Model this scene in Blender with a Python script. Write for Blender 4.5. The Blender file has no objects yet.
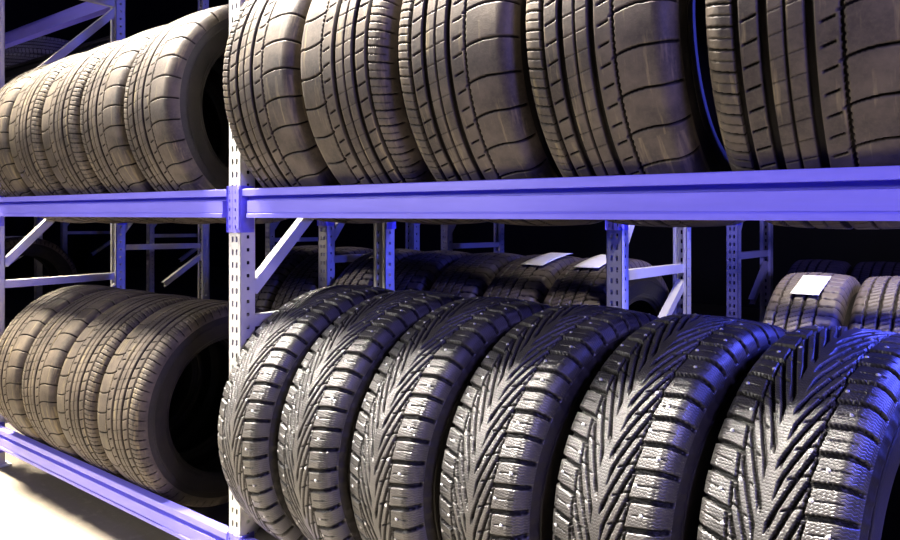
import bpy, bmesh, math, random
import numpy as np
from mathutils import Vector, Matrix

random.seed(7); rng = np.random.default_rng(7)
scene = bpy.context.scene
col = scene.collection
PI = math.pi

# ------------------------------------------------------------------ camera
F, HC = 720.0, 1.12                       # focal length in px, lens height
S_, C_ = 0.78815395, 0.61547814           # the view axis against the rack front
cam_d = bpy.data.cameras.new('camera'); cam = bpy.data.objects.new('camera', cam_d); col.objects.link(cam)
cam.location = (0, 0, HC)
cam.rotation_euler = (PI/2, 0, math.atan2(C_, S_))
cam_d.sensor_width = 36.0; cam_d.lens = F/900*36
cam_d.shift_y = -(270-214)/900
cam_d.clip_start = .02
scene.camera = cam
scene.view_settings.view_transform = 'Standard'
scene.view_settings.look = 'None'
scene.view_settings.exposure = 0.0
scene.view_settings.gamma = 1.0
scene.view_settings.use_curve_mapping = False

# ------------------------------------------------------------------ materials
class NT:
    def __init__(self, name):
        self.m = bpy.data.materials.new(name); self.m.use_nodes = True
        self.t = self.m.node_tree; self.n = self.t.nodes; self.l = self.t.links
        self.b = self.n['Principled BSDF']
    def node(self, kind, **kw):
        n = self.n.new(kind)
        for k, v in kw.items():
            if k.startswith('i_'):
                key = k[2:]
                n.inputs[int(key) if key.isdigit() else key.replace('_', ' ')].default_value = v
            else: setattr(n, k, v)
        return n
    def link(self, a, b): self.l.new(a, b)
    def math(self, op, a, b=None, clamp=False):
        n = self.n.new('ShaderNodeMath'); n.operation = op; n.use_clamp = clamp
        for i, x in enumerate((a, b)):
            if x is None: continue
            if isinstance(x, (int, float)): n.inputs[i].default_value = x
            else: self.link(x, n.inputs[i])
        return n.outputs[0]
    def mix(self, fac, a, b):
        n = self.n.new('ShaderNodeMix'); n.data_type = 'RGBA'
        for s, x in ((n.inputs[0], fac), (n.inputs[6], a), (n.inputs[7], b)):
            if isinstance(x, (int, float)): s.default_value = x
            elif isinstance(x, tuple): s.default_value = (*x, 1)
            else: self.link(x, s)
        return n.outputs[2]
    def ramp(self, fac, *stops):
        n = self.n.new('ShaderNodeValToRGB'); e = n.color_ramp.elements
        while len(e) < len(stops): e.new(.5)
        for i, (p, c) in enumerate(stops):
            e[i].position = p; e[i].color = (c, c, c, 1) if isinstance(c, (int, float)) else (*c, 1)
        self.link(fac, n.inputs[0]); return n.outputs[0]
    def noise(self, vec, scale, detail=4, rough=.6):
        n = self.node('ShaderNodeTexNoise'); n.inputs['Scale'].default_value = scale
        n.inputs['Detail'].default_value = detail; n.inputs['Roughness'].default_value = rough
        self.link(vec, n.inputs['Vector']); return n.outputs['Fac']
    def bump(self, h, dist, strength=1.0, prev=None):
        n = self.node('ShaderNodeBump'); n.inputs['Distance'].default_value = dist; n.inputs['Strength'].default_value = strength
        self.link(h, n.inputs['Height'])
        if prev is not None: self.link(prev, n.inputs['Normal'])
        return n.outputs[0]
    def set(self, **kw):
        for k, v in kw.items():
            s = self.b.inputs[k.replace('_', ' ')]
            if isinstance(v, (int, float)): s.default_value = v
            elif isinstance(v, tuple): s.default_value = (*v, 1)
            else: self.link(v, s)
        return self.m

def rubber(name, base, dust, dust_amt, rough, spec, sipes=False, stain=None):
    m = NT(name)
    tc = m.node('ShaderNodeTexCoord'); uv = tc.outputs['UV']; ob = tc.outputs['Object']
    n1 = m.noise(ob, 9, 5, .65)
    f = m.ramp(n1, (.38, 0.0), (.66, 1.0))
    c = m.mix(m.math('MULTIPLY', f, dust_amt), base, dust)
    n2 = m.noise(ob, 160, 3, .7)
    c = m.mix(m.math('MULTIPLY', m.ramp(n2, (.45, 0.), (.8, 1.)), .35), c, dust)
    if stain:
        sc = m.node('ShaderNodeMapping'); sc.inputs['Scale'].default_value = (30, 3.2, 1)
        m.link(uv, sc.inputs['Vector'])
        n3 = m.noise(sc.outputs[0], 1.6, 4, .6)
        c = m.mix(m.math('MULTIPLY', m.ramp(n3, (.57, 0.), (.72, 1.)), .75), c, stain)
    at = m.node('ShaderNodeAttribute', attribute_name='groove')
    c = m.mix(m.math('MULTIPLY', at.outputs['Fac'], .92), c, (.006, .0055, .005))   # clean rubber in the grooves, blackened further as shade; dust on the worn surface
    h = m.math('ADD', m.math('MULTIPLY', n2, .6), m.math('MULTIPLY', m.noise(ob, 420, 2, .6), .4))
    nrm = m.bump(h, .0011, .7)
    if sipes:
        sx = m.node('ShaderNodeSeparateXYZ'); m.link(uv, sx.inputs[0])
        zig = m.math('PINGPONG', sx.outputs[0], .0035)
        v = m.math('ADD', sx.outputs[1], m.math('MULTIPLY', zig, .75))
        w = m.math('PINGPONG', v, .0029)
        line = m.math('SMOOTH_MIN', m.math('DIVIDE', w, .0012), 1.0)
        nrm = m.bump(line, .0010, .7, nrm)
    r = m.math('ADD', m.math('MULTIPLY', n1, .18), rough-.09)
    m.set(Base_Color=c, Roughness=r, Normal=nrm)
    m.link(m.math('MULTIPLY', m.math('SUBTRACT', 1.0, m.math('MULTIPLY', at.outputs['Fac'], .7)), spec), m.b.inputs['Specular IOR Level'])  # groove gloss lowered too, as painted-in shade
    return m.m

def steel(name, base, rough=.45, metal=.35, spangle=.12):
    m = NT(name); tc = m.node('ShaderNodeTexCoord'); ob = tc.outputs['Object']
    n = m.noise(ob, 28, 4, .6)
    dk = tuple(x*(1-spangle*2) for x in base)
    c = m.mix(n, dk, base)
    sc = m.noise(ob, 190, 2, .5)
    m.set(Base_Color=c, Metallic=metal, Roughness=m.math('ADD', m.math('MULTIPLY', n, .2), rough-.1), Normal=m.bump(sc, .0003, .3))
    return m.m

def paint(name, base, rough=.32):
    m = NT(name); tc = m.node('ShaderNodeTexCoord'); ob = tc.outputs['Object']
    mp = m.node('ShaderNodeMapping'); mp.inputs['Scale'].default_value = (.8, 8, 8); m.link(ob, mp.inputs['Vector'])
    n = m.noise(mp.outputs[0], 5, 4, .6)
    c = m.mix(n, tuple(x*.82 for x in base), tuple(min(1, x*1.12) for x in base))
    m.set(Base_Color=c, Roughness=m.math('ADD', m.math('MULTIPLY', n, .18), rough-.09), Normal=m.bump(m.noise(ob, 60, 3, .5), .0004, .35))
    m.b.inputs['Specular IOR Level'].default_value = .6
    return m.m

M = {}
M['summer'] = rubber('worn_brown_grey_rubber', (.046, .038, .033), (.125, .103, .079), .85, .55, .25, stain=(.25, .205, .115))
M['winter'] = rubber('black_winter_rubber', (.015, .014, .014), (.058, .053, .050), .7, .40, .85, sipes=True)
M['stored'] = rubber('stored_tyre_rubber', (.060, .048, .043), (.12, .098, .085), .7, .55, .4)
M['side'] = rubber('black_sidewall_rubber', (.013, .012, .011), (.034, .028, .023), .5, .5, .25)
M['liner'] = rubber('black_liner_rubber', (.008, .008, .008), (.016, .015, .014), .3, .6, .3)
M['galv'] = steel('galvanised_steel', (.72, .71, .68), metal=.15, spangle=.07)
M['blue'] = paint('blue_violet_paint', (.22, .20, .85))
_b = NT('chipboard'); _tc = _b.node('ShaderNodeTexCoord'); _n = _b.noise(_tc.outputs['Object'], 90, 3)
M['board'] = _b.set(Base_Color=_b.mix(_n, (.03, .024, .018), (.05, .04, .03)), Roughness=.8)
M['dark'] = paint('beam_shade_black', (.012, .012, .018), .5)  # near black stands in for shade on the second rack's top beams
M['lit_grey'] = rubber('lit_grey_rubber', (.20, .19, .22), (.36, .35, .40), .8, .4, .5)  # pale lilac-grey puts light into the colour of the two flat tyres
M['stud'] = steel('stud_metal', (.55, .55, .55), .5, .6, .05)
_p = NT('white_paper'); _tc = _p.node('ShaderNodeTexCoord'); _n = _p.noise(_tc.outputs['Object'], 30, 3)
M['paper'] = _p.set(Base_Color=_p.mix(_n, (.74, .73, .70), (.84, .83, .81)), Roughness=.6)
_f = NT('concrete_floor'); _tc = _f.node('ShaderNodeTexCoord'); _o = _tc.outputs['Object']
_n1 = _f.noise(_o, 1.3, 6, .6); _n2 = _f.noise(_o, 22, 5, .65)
_mp = _f.node('ShaderNodeMapping'); _mp.inputs['Scale'].default_value = (1.2, 4, 1); _f.link(_o, _mp.inputs['Vector'])
_n3 = _f.noise(_mp.outputs[0], 2.4, 6, .7)
_c = _f.mix(_f.ramp(_n1, (.3, 0.), (.7, 1.)), (.105, .09, .068), (.14, .125, .10))
_c = _f.mix(_f.math('MULTIPLY', _f.ramp(_n2, (.55, 0.), (.8, 1.)), .4), _c, (.30, .27, .21))
_c = _f.mix(_f.ramp(_n3, (.485, 0.), (.497, .5), (.509, 0.)), _c, (.16, .14, .11))
M['floor'] = _f.set(Base_Color=_c, Roughness=.7, Normal=_f.bump(_n2, .002, .4))
_w = NT('dark_wall_paint'); _tc = _w.node('ShaderNodeTexCoord')
M['wall'] = _w.set(Base_Color=_w.mix(_w.noise(_tc.outputs['Object'], 3), (.006, .006, .009), (.010, .010, .014)), Roughness=.9)

# ------------------------------------------------------------------ helpers
def link(o, parent=None):
    col.objects.link(o)
    if parent is not None: o.parent = parent
    return o
def empty(name, loc=(0, 0, 0), rot=(0, 0, 0), parent=None):
    o = bpy.data.objects.new(name, None); o.location = loc; o.rotation_euler = rot
    o.empty_display_size = .1
    return link(o, parent)
def tag(o, label=None, cat=None, group=None, kind=None):
    if label: o['label'] = label
    if cat: o['category'] = cat
    if group: o['group'] = group
    if kind: o['kind'] = kind
    return o
def mesh_np(name, verts, quads, uv=None, smooth=True):
    me = bpy.data.meshes.new(name)
    nv, nq = len(verts), len(quads)
    me.vertices.add(nv); me.vertices.foreach_set('co', np.ascontiguousarray(verts, dtype=np.float32).ravel())
    me.loops.add(nq*4); me.loops.foreach_set('vertex_index', np.ascontiguousarray(quads, dtype=np.int32).ravel())
    me.polygons.add(nq)
    me.polygons.foreach_set('loop_start', np.arange(0, nq*4, 4, dtype=np.int32))
    me.polygons.foreach_set('loop_total', np.full(nq, 4, dtype=np.int32))
    me.polygons.foreach_set('use_smooth', np.full(nq, smooth, dtype=bool))
    me.update(calc_edges=True)
    if uv is not None:
        l = me.uv_layers.new(name='UVMap')
        l.data.foreach_set('uv', np.ascontiguousarray(uv[np.asarray(quads).ravel()], dtype=np.float32).ravel())
    me.validate()
    return me
def obj(name, me, mat, parent=None, loc=(0, 0, 0), rot=(0, 0, 0)):
    if mat is not None and len(me.materials) == 0: me.materials.append(mat)
    o = bpy.data.objects.new(name, me); o.location = loc; o.rotation_euler = rot
    return link(o, parent)
def bm_box(bm, x0, x1, y0, y1, z0, z1):
    vs = [bm.verts.new(p) for p in ((x0,y0,z0),(x1,y0,z0),(x1,y1,z0),(x0,y1,z0),(x0,y0,z1),(x1,y0,z1),(x1,y1,z1),(x0,y1,z1))]
    for q in ((3,2,1,0),(4,5,6,7),(0,1,5,4),(1,2,6,5),(2,3,7,6),(3,0,4,7)): bm.faces.new([vs[i] for i in q])
def bm_mesh(name, bm, smooth=False):
    me = bpy.data.meshes.new(name); bmesh.ops.recalc_face_normals(bm, faces=bm.faces); bm.to_mesh(me); bm.free()
    if smooth:
        for p in me.polygons: p.use_smooth = True
    return me

# ------------------------------------------------------------------ tyres
def sstep(x, a, b):
    t = np.clip((x-a)/(b-a), 0, 1); return t*t*(3-2*t)
def cut(dist, hw, depth, soft=.0011):
    return depth*(1-sstep(np.abs(dist), hw, hw+soft))
def per(x, P):                       # signed distance to the nearest multiple of P
    return x-P*np.round(x/P)

def pat_summer(t, v, wt, circ):
    d = np.zeros_like(t)
    n = round(circ/.074); P = circ/n
    u = t*wt
    wob = .0007*np.sin(v*2*PI*n*6/circ)
    for g, hw, dp in ((-.70, .0046, .010), (-.41, .0056, .010), (.05, .0056, .010), (-.19, .0016, .006)):
        d = np.maximum(d, cut(u-g*wt, hw, dp))
    d = np.maximum(d, cut(u-.36*wt-wob, .0021, .007))
    # fine cross sipes of the narrow shoulder
    vv = v+.020*(t+.7)
    m = sstep(-t, .70, .715)*(1-sstep(-t, 1.06, 1.12))
    d = np.maximum(d, cut(per(vv, P/2), .0014, .005)*m)
    d = np.maximum(d, cut(per(vv+P/4, P/2), .0006, .003)*m*(1-sstep(-t, .98, 1.02)))
    # slanted slashes inside two of the ribs
    for a, b, sl, ph in ((-.67, -.43, .34, 0), (.12, .34, .34, .02)):
        m = sstep(t, a+.02, a+.05)*(1-sstep(t, b-.06, b-.03))
        d = np.maximum(d, cut(per(v-sl*u+ph, P/2)*.94, .0015, .006)*m)
    m = sstep(t, -.40, -.38)*(1-sstep(t, .03, .05))
    d = np.maximum(d, cut(per(v-.25*u+.01, P/2), .0005, .0025)*m)
    # curved cross grooves of the wide shoulder
    m = sstep(t, .30, .34)*(1-sstep(t, 1.10, 1.14))
    q = .020*(1-np.exp(-(t-.30)*4.2)) - .010*np.clip(t-.7, 0, 1)
    d = np.maximum(d, cut(per(v-q, P), .0019, .0065)*m)
    return d

def pat_winter(t, v, wt, circ):
    d = np.zeros_like(t)
    n = round(circ/.0506); P = circ/n
    u = t*wt; a = np.abs(u)
    sv = v+np.where(u > 0, P/2, 0)
    a0 = .057
    K = np.where(a < a0, 2.6*a, 2.6*a0+.20*(a-a0))
    sl = np.where(a < a0, 2.6, .20)
    f = (sv-K)/P
    k = np.round(f)
    dist = (f-k)*P/np.sqrt(1+sl*sl)
    odd = (np.abs(k) % 2)
    start = np.where(odd > .5, .010, .0035)
    tip = sstep(a, start, start+.004)
    hw = np.where(a < a0, .0027+.0006*np.clip(a/.04, 0, 1), .0044)
    d = np.maximum(d, cut(dist, hw, .0085)*tip)
    # stepped lengthwise groove between centre and shoulder blocks
    saw = (f-np.floor(f))
    d = np.maximum(d, cut(a-(a0+.002)-.007*(saw-.5), .0024, .0080))
    # short cross cuts in the long V ribs
    mm = sstep(a, .024, .028)*(1-sstep(a, a0-.003, a0+.001))
    d = np.maximum(d, cut(per(sv-.5*a+.35*P, P), .0014, .005)*mm)
    # thin cuts branching off the centre
    mc = sstep(a, .009, .012)*(1-sstep(a, .030, .036))
    d = np.maximum(d, cut(per(sv-3.6*a+.5*P, P)/3.7, .0010, .005)*mc)
    # small notch line in the shoulder blocks
    mo = sstep(a, a0+.012, a0+.016)*(1-sstep(a, wt*.93, wt*.97))
    d = np.maximum(d, cut(per(sv-K+P/2, P), .0006, .003)*mo)
    return d*(1-sstep(np.abs(t), 1.09, 1.14))

def pat_stored(t, v, wt, circ):
    d = np.zeros_like(t)
    n = round(circ/.030); P = circ/n; u = t*wt
    for g, hw in ((-.66, .0030), (-.30, .0034), (.06, .0034), (.44, .0030)):
        d = np.maximum(d, cut(u-g*wt-.0012*np.sign(per(v, P)), hw, .008))
    m = sstep(t, .44, .47)
    d = np.maximum(d, cut(per(v-.1*u, P), .0017, .006)*m)
    d = np.maximum(d, cut(per(v+.15*u, P), .0015, .005)*sstep(-t, .66, .69))
    d = np.maximum(d, cut(per(v-.35*u, P/2), .0009, .0045)*(1-m)*(1-sstep(-t, .66, .69)))
    return d*(1-sstep(np.abs(t), 1.07, 1.13))

TM = 1.14
def profile(t, W, R, wf):
    wt = wf*W; s = np.sign(t); a = np.abs(t); t0 = .84
    th = np.clip((a-t0)/(TM-t0), 0, 1)*PI/2*.92
    x = np.where(a < t0, a*wt, t0*wt+((.478*W)-t0*wt)*np.sin(th)/math.sin(PI/2*.92))
    r = R-.005*np.minimum(a/t0, 1)**2-.042*(1-np.cos(th))/(1-math.cos(PI/2*.92))
    # outward normal of the section
    nx = np.where(a < t0, .02, np.sin(th)*.9); nr = np.sqrt(1-nx**2)
    return s*x, r, s*nx, nr, wt

def tread_mesh(name, W, R, pat, nu, nv, wf):
    t = np.linspace(-TM, TM, nu); ph = np.arange(nv)*2*PI/nv
    T, PH = np.meshgrid(t, ph)
    x, r, nx, nr, wt = profile(T, W, R, wf)
    circ = 2*PI*R
    d = pat(T, PH*R, wt, circ)
    x = x-nx*d; r = r-nr*d
    V = np.stack([x, -r*np.cos(PH), r*np.sin(PH)], -1).reshape(-1, 3)
    uv = np.stack([T*wt, PH*R], -1).reshape(-1, 2)
    i, j = np.meshgrid(np.arange(nu-1), np.arange(nv)); j2 = (j+1) % nv
    Q = np.stack([j*nu+i, j*nu+i+1, j2*nu+i+1, j2*nu+i], -1).reshape(-1, 4)
    me = mesh_np(name, V, Q, uv)
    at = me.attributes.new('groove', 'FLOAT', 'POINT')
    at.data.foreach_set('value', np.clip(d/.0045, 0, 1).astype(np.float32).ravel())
    return me

def revolve(name, prof, n, side=1, bump=None):
    prof = np.array(prof, float); k = len(prof)
    ph = np.arange(n)*2*PI/n
    x = np.repeat(prof[None, :, 0], n, 0)*side; r = np.repeat(prof[None, :, 1], n, 0)
    if bump is not None:
        x = x+side*bump(np.repeat(ph[:, None], k, 1), np.arange(k)[None, :])
    V = np.stack([x, -r*np.cos(ph)[:, None], r*np.sin(ph)[:, None]], -1).reshape(-1, 3)
    uv = np.stack([np.repeat(np.cumsum(np.r_[0, np.hypot(*np.diff(prof, axis=0).T)])[None], n, 0), np.repeat((ph*prof[0, 1])[:, None], k, 1)], -1).reshape(-1, 2)
    i, j = np.meshgrid(np.arange(k-1), np.arange(n)); j2 = (j+1) % n
    Q = np.stack([j*k+i, j*k+i+1, j2*k+i+1, j2*k+i], -1).reshape(-1, 4)
    if side < 0: Q = Q[:, ::-1]
    return mesh_np(name, V, Q, uv)

def smooth_prof(pts, n=5):
    pts = [np.array(p, float) for p in pts]; out = []
    P = [pts[0]]+pts+[pts[-1]]
    for i in range(1, len(P)-2):
        for q in range(n):
            s = q/n
            out.append(.5*((2*P[i])+(-P[i-1]+P[i+1])*s+(2*P[i-1]-5*P[i]+4*P[i+1]-P[i+2])*s*s+(-P[i-1]+3*P[i]-3*P[i+1]+P[i+2])*s**3))
    out.append(pts[-1]); return out

def build_tire_meshes(key, W, R, rim, pat, nu, nv, ribs=0, wf=.435):
    h = R-rim
    side_p = smooth_prof([(.474*W, R-.045), (.488*W, R-.062), (.4915*W, R-.069), (.489*W, R-.074), (.5*W, R-.50*h), (.492*W, rim+.28*h),
              (.484*W, rim+.16*h), (.476*W, rim+.13*h), (.462*W, rim+.06*h), (.445*W, rim+.012), (.432*W, rim), (.405*W, rim+.001), (.398*W, rim+.012)])
    inner = smooth_prof([(.398*W, rim+.012), (.425*W, rim+.2*h), (.468*W, R-.50*h), (.455*W, R-.055), (.40*W, R-.026), (.2*W, R-.020)], 4)
    full = [(p[0], p[1]) for p in inner]+[(-p[0], p[1]) for p in inner[::-1]]
    bump = None
    if ribs:
        def bump(ph, k): return .0022*((np.sin(ph*ribs) > .2) & (k >= 2) & (k <= 9))
    n = 360 if ribs else 128
    return dict(tread=tread_mesh(key+'_tread', W, R, pat, nu, nv, wf),
                sr=revolve(key+'_sidewall', side_p, n, 1, bump), sl=revolve(key+'_sidewall_far', side_p, n, -1, bump),
                liner=revolve(key+'_liner', [(x, r) for x, r in full], 96, -1), W=W, R=R)

def make_tire(ms, mat, name='tire'):
    root = empty(name)
    R = ms['R']
    tr = obj('tread', ms['tread'], mat, root, (0, 0, R))
    obj('sidewall', ms['sr'], M['side'], root, (0, 0, R)); obj('sidewall', ms['sl'], M['side'], root, (0, 0, R))
    obj('inner_liner', ms['liner'], M['liner'], root, (0, 0, R))
    return root

def copy_tree(o, parent=None):
    c = o.copy(); col.objects.link(c)
    if parent is not None: c.parent = parent
    for ch in list(o.children): copy_tree(ch, c)
    return c

def place(proto, state, X, Yc, Zc, W, R, label, group, flip=False, roll=0.0, yaw=0.0, lean=0.0):
    ms = state['ms']
    o = proto if not state['used'] else copy_tree(proto)
    state['used'] = True
    k = R/ms['R']
    o.scale = (W/ms['W'], k, k)
    o.rotation_euler = (0, lean, yaw+(PI if flip else 0))
    o.location = (X, Yc, Zc-R)
    for ch in o.children: ch.rotation_euler = (roll, 0, 0)
    return tag(o, label, 'tire', group)

def protos(ms, mat):
    r = make_tire(ms, mat); return r, {'ms': ms, 'used': False}

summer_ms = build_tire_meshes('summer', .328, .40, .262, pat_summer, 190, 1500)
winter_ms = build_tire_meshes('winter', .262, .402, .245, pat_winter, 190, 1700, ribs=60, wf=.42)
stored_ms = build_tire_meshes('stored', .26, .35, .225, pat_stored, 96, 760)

summer, s_state = protos(summer_ms, M['summer'])
winter, w_state = protos(winter_ms, M['winter'])
stored, r_state = protos(stored_ms, M['stored'])

# metal studs of the winter tyre: sub-parts of its tread
def stud_mesh():
    bm = bmesh.new()
    rings = [(.0036, -.004), (.0036, .0002), (.0030, .0005), (.0014, .0006), (.0013, .0016), (.0007, .0019)]
    vs = [[bm.verts.new((r*math.cos(2*PI*i/10), r*math.sin(2*PI*i/10), z)) for i in range(10)] for r, z in rings]
    for a, b in zip(vs, vs[1:]):
        for i in range(10): bm.faces.new((a[i], a[(i+1) % 10], b[(i+1) % 10], b[i]))
    bm.faces.new(vs[-1])
    return bm_mesh('stud', bm, True)
stud_me = stud_mesh()
w_tread = [c for c in winter.children if c.name.startswith('tread')][0]
_W, _R = .262, .402; _circ = 2*PI*_R; _n = round(_circ/.0506); _P = _circ/_n; _wt = .42*_W
_as = [.068, .088, .048, .080, .066, .096]
for k in range(_n):
    for sgn in (-1, 1):
        a = _as[(k*5+(2 if sgn > 0 else 0)) % 6]
        K = 2.6*a if a < .057 else 2.6*.057+.20*(a-.057)
        v = (k+.5)*_P+K-(_P/2 if sgn > 0 else 0)
        phi = v/_R
        x, r, nx, nr, _ = profile(np.array([sgn*a/_wt]), _W, _R, .42)
        x, r = float(x[0]), float(r[0])+.0002
        o = obj('stud', stud_me, M['stud'], w_tread, (x, -r*math.cos(phi), r*math.sin(phi)))
        nrm = Vector((float(nx[0]), -math.cos(phi)*float(nr[0]), math.sin(phi)*float(nr[0])))
        o.rotation_euler = nrm.to_track_quat('Z', 'X').to_euler()

# ------------------------------------------------------------------ racks
UW, UD, T = .0575, .050, .0025
HOLE = .0375
def strip(bm, p0, du, width, height, holes, hw, hh, z_off=.02):
    """vertical plate with rows of punched slots; p0 bottom corner, du unit direction along the width"""
    xs = [0.0]
    for h in holes: xs += [h-hw/2, h+hw/2]
    xs.append(width)
    zs = [0.0]; z = z_off
    while z+hh < height-.005:
        zs += [z, z+hh]; z += HOLE
    zs.append(height)
    grid = {}
    def V(i, j):
        if (i, j) not in grid: grid[i, j] = bm.verts.new((p0[0]+du[0]*xs[i], p0[1]+du[1]*xs[i], p0[2]+zs[j]))
        return grid[i, j]
    for i in range(len(xs)-1):
        for j in range(len(zs)-1):
            if i % 2 == 1 and j % 2 == 1: continue
            bm.faces.new((V(i, j), V(i+1, j), V(i+1, j+1), V(i, j+1)))
def upright_mesh(H):
    bm = bmesh.new()
    strip(bm, (0, 0, 0), (1, 0), UW, H, (.019, .0385), .0085, .0165)               # slotted face
    strip(bm, (UW, 0, 0), (0, 1), UD, H, (.026,), .010, .010, .030)                # sides with one row of holes
    strip(bm, (0, UD, 0), (0, -1), UD, H, (.024,), .010, .010, .030)
    strip(bm, (UW, UD, 0), (-1, 0), .014, H, (), 0, 0)
    strip(bm, (.014, UD, 0), (-1, 0), .014, H, (), 0, 0)
    bmesh.ops.remove_doubles(bm, verts=bm.verts, dist=1e-5)
    bmesh.ops.solidify(bm, geom=bm.faces[:], thickness=T)
    return bm_mesh('upright', bm)
uprights = {}
def foot_mesh():
    bm = bmesh.new(); bm_box(bm, -.022, UW+.022, -.022, UD+.02, 0, .006)
    for x in (-.010, UW+.010):
        vs = bmesh.ops.create_cone(bm, cap_ends=True, segments=6, radius1=.008, radius2=.008, depth=.012, matrix=Matrix.Translation((x, .02, .012)))
    return bm_mesh('foot_plate', bm)
ft_me = foot_mesh()
def channel(bm, a, b, w, dpt, th=.002):
    """C-shaped bar from a to b in a frame plane (x constant); open side towards -x"""
    a, b = Vector(a), Vector(b); d = (b-a).normalized(); n = Vector((1, 0, 0)); s = d.cross(n).normalized()
    pr = [(-w/2, -dpt), (-w/2, 0), (w/2, 0), (w/2, -dpt), (w/2-th, -dpt), (w/2-th, -th), (-w/2+th, -th), (-w/2+th, -dpt)]
    r0 = [bm.verts.new(a+s*p+n*q) for p, q in pr]; r1 = [bm.verts.new(b+s*p+n*q) for p, q in pr]
    k = len(pr)
    for i in range(k): bm.faces.new((r0[i], r0[(i+1) % k], r1[(i+1) % k], r1[i]))
    for r in (r0, r1):
        bm.faces.new((r[0], r[1], r[6], r[7])); bm.faces.new((r[1], r[2], r[5], r[6])); bm.faces.new((r[2], r[3], r[4], r[5]))
def frame(rack, xl, depth, braces, H=2.75):
    """xl: left edge in rack coordinates. braces: list of ((y, z), (y, z)) in frame plane"""
    fr = empty('upright_frame', (xl, 0, 0), parent=rack)
    up_me = uprights.setdefault(H, None) or upright_mesh(H); uprights[H] = up_me
    braces = [b for b in braces if max(b[0][1], b[1][1]) < H]
    obj('upright', up_me, M['galv'], fr, (0, 0, .006))
    r = obj('upright', up_me, M['galv'], fr, (UW, depth, .006), (0, 0, PI))
    obj('foot_plate', ft_me, M['galv'], fr); obj('foot_plate', ft_me, M['galv'], fr, (UW, depth, 0), (0, 0, PI))
    for (y0, z0), (y1, z1) in braces:
        bm = bmesh.new(); channel(bm, (UW/2+.016, y0, z0), (UW/2+.016, y1, z1), .034, .030)
        obj('brace', bm_mesh('brace', bm), M['galv'], fr)
    return fr
# beam profile, y towards the rack inside, z down from the top edge
LIP = [(.002, 0), (0, -.002), (0, -.0205), (.025, -.0215)]
FACE = [(.025, -.0325), (.0, -.0350), (.0, -.068), (.0012, -.0690), (.0012, -.0705), (-.0025, -.0725), (-.0025, -.083)]
BACK = [(.048, -.083), (.048, -.024), (.030, -.024), (.030, 0)]
def extrude(bm, prof, x0, x1, ysign=1):
    r0 = [bm.verts.new((x0, ysign*y, z)) for y, z in prof]; r1 = [bm.verts.new((x1, ysign*y, z)) for y, z in prof]
    k = len(prof)
    for i in range(k): bm.faces.new((r0[i], r0[(i+1) % k], r1[(i+1) % k], r1[i]))
    bm.faces.new(r0); bm.faces.new(r1)
def connector_mesh(hand):
    """angle plate: side plate against the upright plus a punched flange over its face. hand +1: sits left of the beam's left end"""
    bm = bmesh.new()
    h = .135; w = UW/2-.001
    nb = bmesh.new()
    xs = [0, .012, .018, w]; zs = [0.0]
    for q in range(5): zs += [.012+q*.025, .021+q*.025]
    zs.append(h)
    for i in range(3):
        for j in range(len(zs)-1):
            if i == 1 and j % 2 == 1: continue
            vs = [nb.verts.new((-xs[i+a] if hand > 0 else xs[i+a], 0, zs[j+b]-.126)) for a, b in ((0, 0), (1, 0), (1, 1), (0, 1))]
            nb.faces.new(vs)
    for q in range(1):
        vs = [nb.verts.new((0, y, z-.126)) for y, z in ((0, 0), (UD, 0), (UD, h), (0, h))]; nb.faces.new(vs)
    bmesh.ops.remove_doubles(nb, verts=nb.verts, dist=1e-5)
    bmesh.ops.recalc_face_normals(nb, faces=nb.faces)
    bmesh.ops.solidify(nb, geom=nb.faces[:], thickness=.0035)
    bm.free()
    return bm_mesh('beam_connector', nb)
con_me = {1: connector_mesh(1), -1: connector_mesh(-1)}
def beam(rack, x0, y0, x1, y1, ztop, rear=False, mat='blue'):
    """beam between two uprights, from (x0, y0) to (x1, y1): y = the outer face"""
    L = math.hypot(x1-x0, y1-y0); ang = math.atan2(y1-y0, x1-x0)
    g = .004
    bm = bmesh.new()
    ys = -1 if rear else 1
    full = LIP+FACE+BACK
    extrude(bm, full, g+.026, L-g-.026, ys)
    neck = LIP+[(.025, -.083)]+BACK
    extrude(bm, neck, g, g+.026, ys); extrude(bm, neck, L-g-.026, L-g, ys)
    o = obj('beam', bm_mesh('beam', bm), M[mat], rack, (x0, y0, ztop), (0, 0, ang))
    s = PI if rear else 0
    a = obj('beam_connector', con_me[-1 if rear else 1], M['blue'], o, (.0022, -.005*ys, 0), (0, 0, s))
    b = obj('beam_connector', con_me[1 if rear else -1], M['blue'], o, (L-.0022, -.005*ys, 0), (0, 0, s))
    return o

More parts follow.
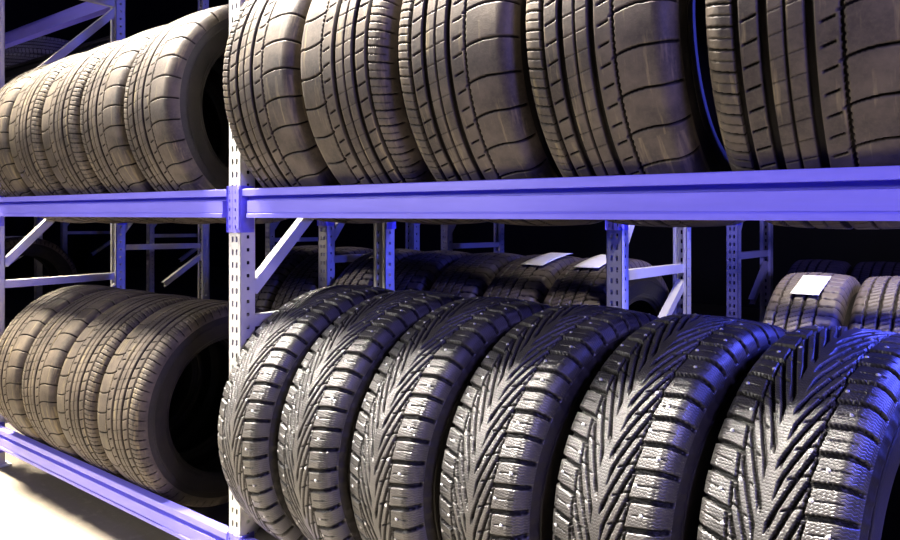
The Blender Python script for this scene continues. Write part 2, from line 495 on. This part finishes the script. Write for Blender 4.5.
YU, YL, YW = 1.560, 1.553, 1.535      # wheel centre lines of the rows
ZF = HC+1.113                              # top level of the second rack
Z1, Z2, Z3, Z4 = HC-.935, HC+.0725, HC+1.135, HC+1.585
def rail(rack, x0, x1, y, ztop):
    bm = bmesh.new(); bm_box(bm, x0+.002, x1-.002, y, y+.028, ztop-.045, ztop)
    return obj('support_rail', bm_mesh('support_rail', bm), M['galv'], rack)
def panel(rack, x0, x1, y0, y1, z):  # shelf under the flat tyres; also the unseen light blockers above the front rack
    bm = bmesh.new(); bm_box(bm, x0+.004, x1-.004, y0, y1, z-.019, z-.001)
    return obj('shelf_shade_panel', bm_mesh('shelf_shade_panel', bm), M['board'], rack)
def rack(name, label, Y, xr_list, depths, front, rear, braces, rails=(), panels=(), heights=None):
    """xr_list: right faces of the frames, left to right; front/rear: list of (bay index, ztop)"""
    rk = empty(name, (xr_list[0], Y, 0)); tag(rk, label, 'shelving rack')
    x0 = xr_list[0]
    for i, (xr, dp) in enumerate(zip(xr_list, depths)):
        frame(rk, xr-UW-x0, dp, braces['all'](dp), heights[i] if heights else 2.75)
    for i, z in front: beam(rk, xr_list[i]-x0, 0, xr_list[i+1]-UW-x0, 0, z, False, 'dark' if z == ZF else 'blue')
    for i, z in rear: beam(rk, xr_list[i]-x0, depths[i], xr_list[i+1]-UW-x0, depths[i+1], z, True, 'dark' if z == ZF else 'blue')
    for i, y, z in rails: rail(rk, xr_list[i]-x0, xr_list[i+1]-UW-x0, y-Y, z)
    for i, z in panels: panel(rk, xr_list[i]-x0, xr_list[i+1]-UW-x0, .032, min(depths[i], depths[i+1])-.032, z)
    return rk

def std(dp):
    y0, y1 = .030, dp-.030
    out = []
    for z in (HC-.315, HC+.70, HC+1.5): pass
    return [((y0+.025, HC-.225), (y1, HC-.225+y1-y0-.025)), ((y0, HC-.315), (y1, HC-.312)), ((y0+.02, HC-.93), (y1, HC-.36)), ((y0, HC+.49), (y1, HC+.49+y1-y0)), ((y0, HC+1.06), (y1, HC+1.06))]
bays = [0, 1, 2]
front_rack = rack('tire_rack', 'front blue-beamed galvanised steel rack holding the two rows of tires nearest the viewer', 1.26,
     [-5.3375, -3.5425, -1.747, .105], [.61, .605, .655, .655],
     [(i, z) for i in bays for z in (Z1, Z2, Z4)], [(i, z) for i in bays for z in (Z1, Z2, Z4)]+[(0, Z3)], {'all': std},  # highest beams added to carry the unseen light-blocking panels
     [(0, 2*YL-1.29, Z1), (0, 2*YU-1.29, Z2), (1, 2*YL-1.29, Z1), (1, 2*YU-1.29, Z2), (2, 2*YW-1.29, Z1), (2, 2*YU-1.29, Z2)], [(i, Z4) for i in bays])  # top panels, out of view, added to keep lamp light off the racks behind
def std2(dp):
    y0, y1 = .030, dp-.030
    return [((y0, HC-.14), (y1-.2, HC+.36)), ((y0, HC-.208), (y1, HC-.216)), ((y0+.3, HC-.46), (y1, HC-.275)), ((y0, HC+.5), (y1, HC+1.0))]
Y2 = 2.23
X2 = [-6.95, -4.35, -2.45, -1.018, .777]
second_rack = rack('tire_rack', 'second steel rack in the dark behind the front rack, holding tires with white papers', Y2, X2, [.65]*5,
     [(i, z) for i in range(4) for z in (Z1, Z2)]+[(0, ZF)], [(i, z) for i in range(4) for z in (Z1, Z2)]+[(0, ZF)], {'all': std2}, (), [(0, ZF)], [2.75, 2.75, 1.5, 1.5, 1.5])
Y3 = 3.62
X3 = [-1.05-1.795*k for k in (4, 3, 2, 1, 0)]+[-1.05+1.795]
third_rack = rack('tire_rack', 'farthest rack, blue lit uprights showing beyond the second rack', Y3, X3, [.65]*6,
     [(i, z) for i in range(5) for z in (Z1, Z2)], [(i, z) for i in range(5) for z in (Z1, Z2)], {'all': std2}, heights=[1.5]*6)

# ------------------------------------------------------------------ tyres of the front rack
def zc(R, g, ztop): return ztop+math.sqrt(R*R-g*g)+.003
def seat(R, yc, ztop): return zc(R, yc-1.29, ztop)          # rests on the inner edge of the front beam and on the support rail
gTR = 'brown-grey tires on the upper right shelf'
for i, (X, fl, ro, W, R, yw) in enumerate(((-1.570, 0, .05, .318, .400, 0), (-1.246, 1, .3, .320, .400, 0), (-.922, 0, .83, .324, .398, 0), (-.5865, 0, .62, .316, .400, -.03), (-.245, 0, 1.3, .328, .400, 0))):
    place(summer, s_state, X, YU, seat(R, YU, Z2), W, R,
          ['worn brown-grey tire on upper shelf just right of the slotted post, partly overlapping it',
           'worn brown-grey tire on upper right shelf, second right of the post',
           'worn brown-grey tire on upper right shelf, third right of the post',
           'worn brown-grey tire on upper right shelf with blue-lit sidewall and gap at its right',
           'worn brown-grey tire on upper right shelf, cut by the right edge of the photo'][i], gTR, bool(fl), ro, yw)
gTL = 'brown-grey tires on the upper left shelf'
for i, (X, fl, ro, W, R) in enumerate(((-3.378, 0, .2, .298, .368), (-3.074, 1, .5, .302, .371), (-2.764, 1, .9, .312, .373), (-2.452, 0, .35, .308, .376), (-2.146, 0, .75, .300, .380))):
    place(summer, s_state, X, YU, seat(R, YU, Z2), W, R,
          ['worn tan-grey tire on upper left shelf, leftmost, cut by the photo edge',
           'worn tan-grey tire on upper left shelf, second from the left end',
           'worn tan-grey tire on upper left shelf, middle of its five',
           'worn tan-grey tire on upper left shelf, second from its right end',
           'worn tan-grey tire at the right end of upper left shelf, open side facing the post'][i], gTL, bool(fl), ro)
gLL = 'brown-grey tires on the lower left shelf'
for i, (X, fl, ro, W, R) in enumerate(((-3.262, 0, .4, .302, .362), (-2.955, 0, .1, .304, .362), (-2.648, 1, .66, .304, .362), (-2.346, 1, .25, .296, .362))):
    place(summer, s_state, X, YL, seat(R, YL, Z1), W, R,
          ['worn tan-grey tire on lower left shelf, leftmost of its four',
           'worn tan-grey tire on lower left shelf, second from left of its four',
           'worn tan-grey tire on lower left shelf, third from left of its four',
           'worn tan-grey tire at right end of lower left shelf with its dark opening showing'][i], gLL, bool(fl), ro)
gLR = 'black studded winter tires on the lower right shelf'
for i, X in enumerate((-1.568, -1.309, -1.046, -.774, -.500, -.230)):
    place(winter, w_state, X, YW, zc(.391, YW-1.29-.026, Z1), .253, .391,
          ['black studded winter tire at left end of lower row, in front of the slotted post',
           'black studded winter tire, second from left in the lower row',
           'black studded winter tire, third from left in the lower row',
           'black studded winter tire, fourth from left in the lower row',
           'black studded winter tire, fifth from left in the lower row, blue glint on top',
           'black studded winter tire at right end of lower row, cut by the photo edge'][i], gLR, False, [.0, .31, .12, .47, .25, .4][i], (-.175, -.175, -.18, -.20, -.205, -.205)[i])

# ------------------------------------------------------------------ tyres of the racks behind
Yr, Gr = Y2+.325, .295
gB = 'tires on the second rack'
def back(X, R, W, label, flip=False, roll=0., Y=Yr, zt=Z1):
    return place(stored, r_state, X, Y, zc(R, Gr, zt), W, R, label, gB, flip, roll)
R2, R3 = .43, .44
back(-.490, R2, .222, 'brown-lit tire behind the studded tires at right, white paper on top')
back(-.262, R2, .222, 'brown-lit tire behind the studded tires at far right, beside the papered one', roll=.05)
labs = ['dim tire with white paper on it, left of the far rack post on second rack', 'dark tire with white paper on top, second left of the far rack post',
        'dark unlit tire on second rack, third left of the far rack post', 'dark unlit tire on second rack, fourth left of the far rack post', 'dark unlit tire on second rack, fifth left of the far rack post']
for i, X in enumerate((-1.215, -1.482, -1.75, -2.03, -2.31)): back(X, R3, .262, labs[i], roll=.1*i)
labs = ['dark tire on second rack behind the diagonal brace, nearest its blue-capped post', 'dark tire on second rack behind the diagonal brace, farther left from the blue-capped post']
for i, X in enumerate((-2.645, -2.915)): back(X, R3, .262, labs[i], roll=.07*i)
back(-6.56, R2, .262, 'dim brown tire seen behind the left diagonal brace', roll=.1)
gC = 'tires on the farthest rack'
for i, X in enumerate((-.745, -.475)):
    o = place(stored, r_state, X, Y3+.325, zc(.415, Gr, Z1), .262, .415, ['dark tire top showing just behind the tire with white paper at right', 'dark tire top at far right behind the brown-lit tires'][i], gC, False, .1*i)
# two tyres lying flat, one on the other, on the second rack's top level
for i in range(2):
    W = .166
    o = place(stored, r_state, -6.46, Yr, 0, W, .34, ['upper of two grey tires lying flat high behind the left post', 'lower of two grey tires lying flat high behind the left post'][1-i], 'tires lying flat high at left', False, .3*i)
    o.rotation_euler = (0, PI/2, .4*i)
    for ch in o.children:
        if ch.name.startswith(('tread', 'sidewall')):
            ch.material_slots[0].link = 'OBJECT'; ch.material_slots[0].material = M['lit_grey']
    o.location = (-6.46-.34, Yr, ZF+.001+W/2+i*(W+.002))

# ------------------------------------------------------------------ papers on tyres
def sheet(X, Yc, Zc, R, phi0, phi1, w, yaw, label):
    n, k = 14, 4
    V = []
    for j in range(n+1):
        s = j/n
        p = math.radians(phi0+(phi1-phi0)*s)
        lift = .003+.016*abs(s-.5)**1.5
        for i in range(k+1):
            q = (i/k-.5)*w
            V.append((q+(s-.5)*yaw, -(R+lift)*math.cos(p), (R+lift)*math.sin(p)))
    Q = [(j*(k+1)+i, j*(k+1)+i+1, (j+1)*(k+1)+i+1, (j+1)*(k+1)+i) for j in range(n) for i in range(k)]
    me = mesh_np('paper_sheet', np.array(V), np.array(Q))
    o = obj('paper_sheet', me, M['paper'], None, (X, Yc, Zc))
    md = o.modifiers.new('thickness', 'SOLIDIFY'); md.thickness = .0008; md.offset = 1
    return tag(o, label, 'paper sheet', 'white papers lying on tires')
zb, zb3 = zc(R2, Gr, Z1), zc(R3, Gr, Z1)
sheet(-.482, Yr, zb, R2, 60, 77, .078, .012, 'white paper sheet on the brown-lit tire at right')
sheet(-1.215, Yr, zb3, R3, 66, 90, .10, .02, 'white paper sheet on the dim tire beside the far rack post')
sheet(-1.44, Yr, zb3, R3, 66, 90, .10, .03, 'white paper sheet on the dark tire, left of the other papers')

# ------------------------------------------------------------------ setting
def plane(name, x0, x1, y0, y1, z, mat, th=.1):
    bm = bmesh.new(); bm_box(bm, x0, x1, y0, y1, z-th, z)
    o = obj(name, bm_mesh(name, bm), mat); o['kind'] = 'structure'; return o
plane('floor', -14, 5, -5, 9, 0, M['floor'])
def wallbox(name, x0, x1, y0, y1, z0, z1):
    bm = bmesh.new(); bm_box(bm, x0, x1, y0, y1, z0, z1)
    o = obj(name, bm_mesh(name, bm), M['wall']); o['kind'] = 'structure'; return o
wallbox('wall_back', -14, 5, 9, 9.1, 0, 6); wallbox('wall_left', -14.1, -14, -5, 9.1, 0, 6)

# ------------------------------------------------------------------ light
def area(name, loc, target, sx, sy, power, colr, spread=None):
    d = bpy.data.lights.new(name, 'AREA'); d.shape = 'RECTANGLE'; d.size = sx; d.size_y = sy; d.energy = power; d.color = colr
    if spread: d.spread = math.radians(spread)
    o = bpy.data.objects.new(name, d); o.location = loc
    o.rotation_euler = (Vector(target)-Vector(loc)).to_track_quat('-Z', 'Y').to_euler(); col.objects.link(o); return o
WARM = (1.0, .90, .76)
for i, x in enumerate((-5.0, -4.1, -3.2, -2.3, -1.4, -.5)):
    area('aisle_lamp', (x-1.25, 1.06, HC+2.9), (x, 1.08, HC), .8, .14, (104, 104, 100, 100, 104, 104)[i], (1.0, .87, .68) if i < 3 else (1.0, .92, .83), 44)
area('aisle_fill_lamp', (-4.0, -1.9, HC+1.35), (-1.2, 1.3, HC-.3), 1.0, .6, 52, (1.0, .95, .90), 100)
area('gap_lamp', (-.2, 2.02, HC+2.3), (-.25, 2.12, 0), .7, .12, 30, (1.0, .9, .8), 60)
BLUE = (.08, .10, 1.0)
area('blue_lamp', (.55, 2.12, HC+.45), (-.9, 1.2, HC+.3), .06, .3, 55, BLUE)
area('blue_lamp', (.60, 2.08, HC-.10), (-1.2, 1.6, HC-.15), .06, .12, 22, BLUE)
area('blue_lamp', (2.2, .1, HC+1.1), (-1.5, 1.3, HC+.1), .6, .6, 100, (.30, .26, 1.0))
wd = bpy.data.worlds.new('World'); scene.world = wd; wd.use_nodes = True
wd.node_tree.nodes['Background'].inputs[0].default_value = (.05, .06, .16, 1)
wd.node_tree.nodes['Background'].inputs[1].default_value = .04
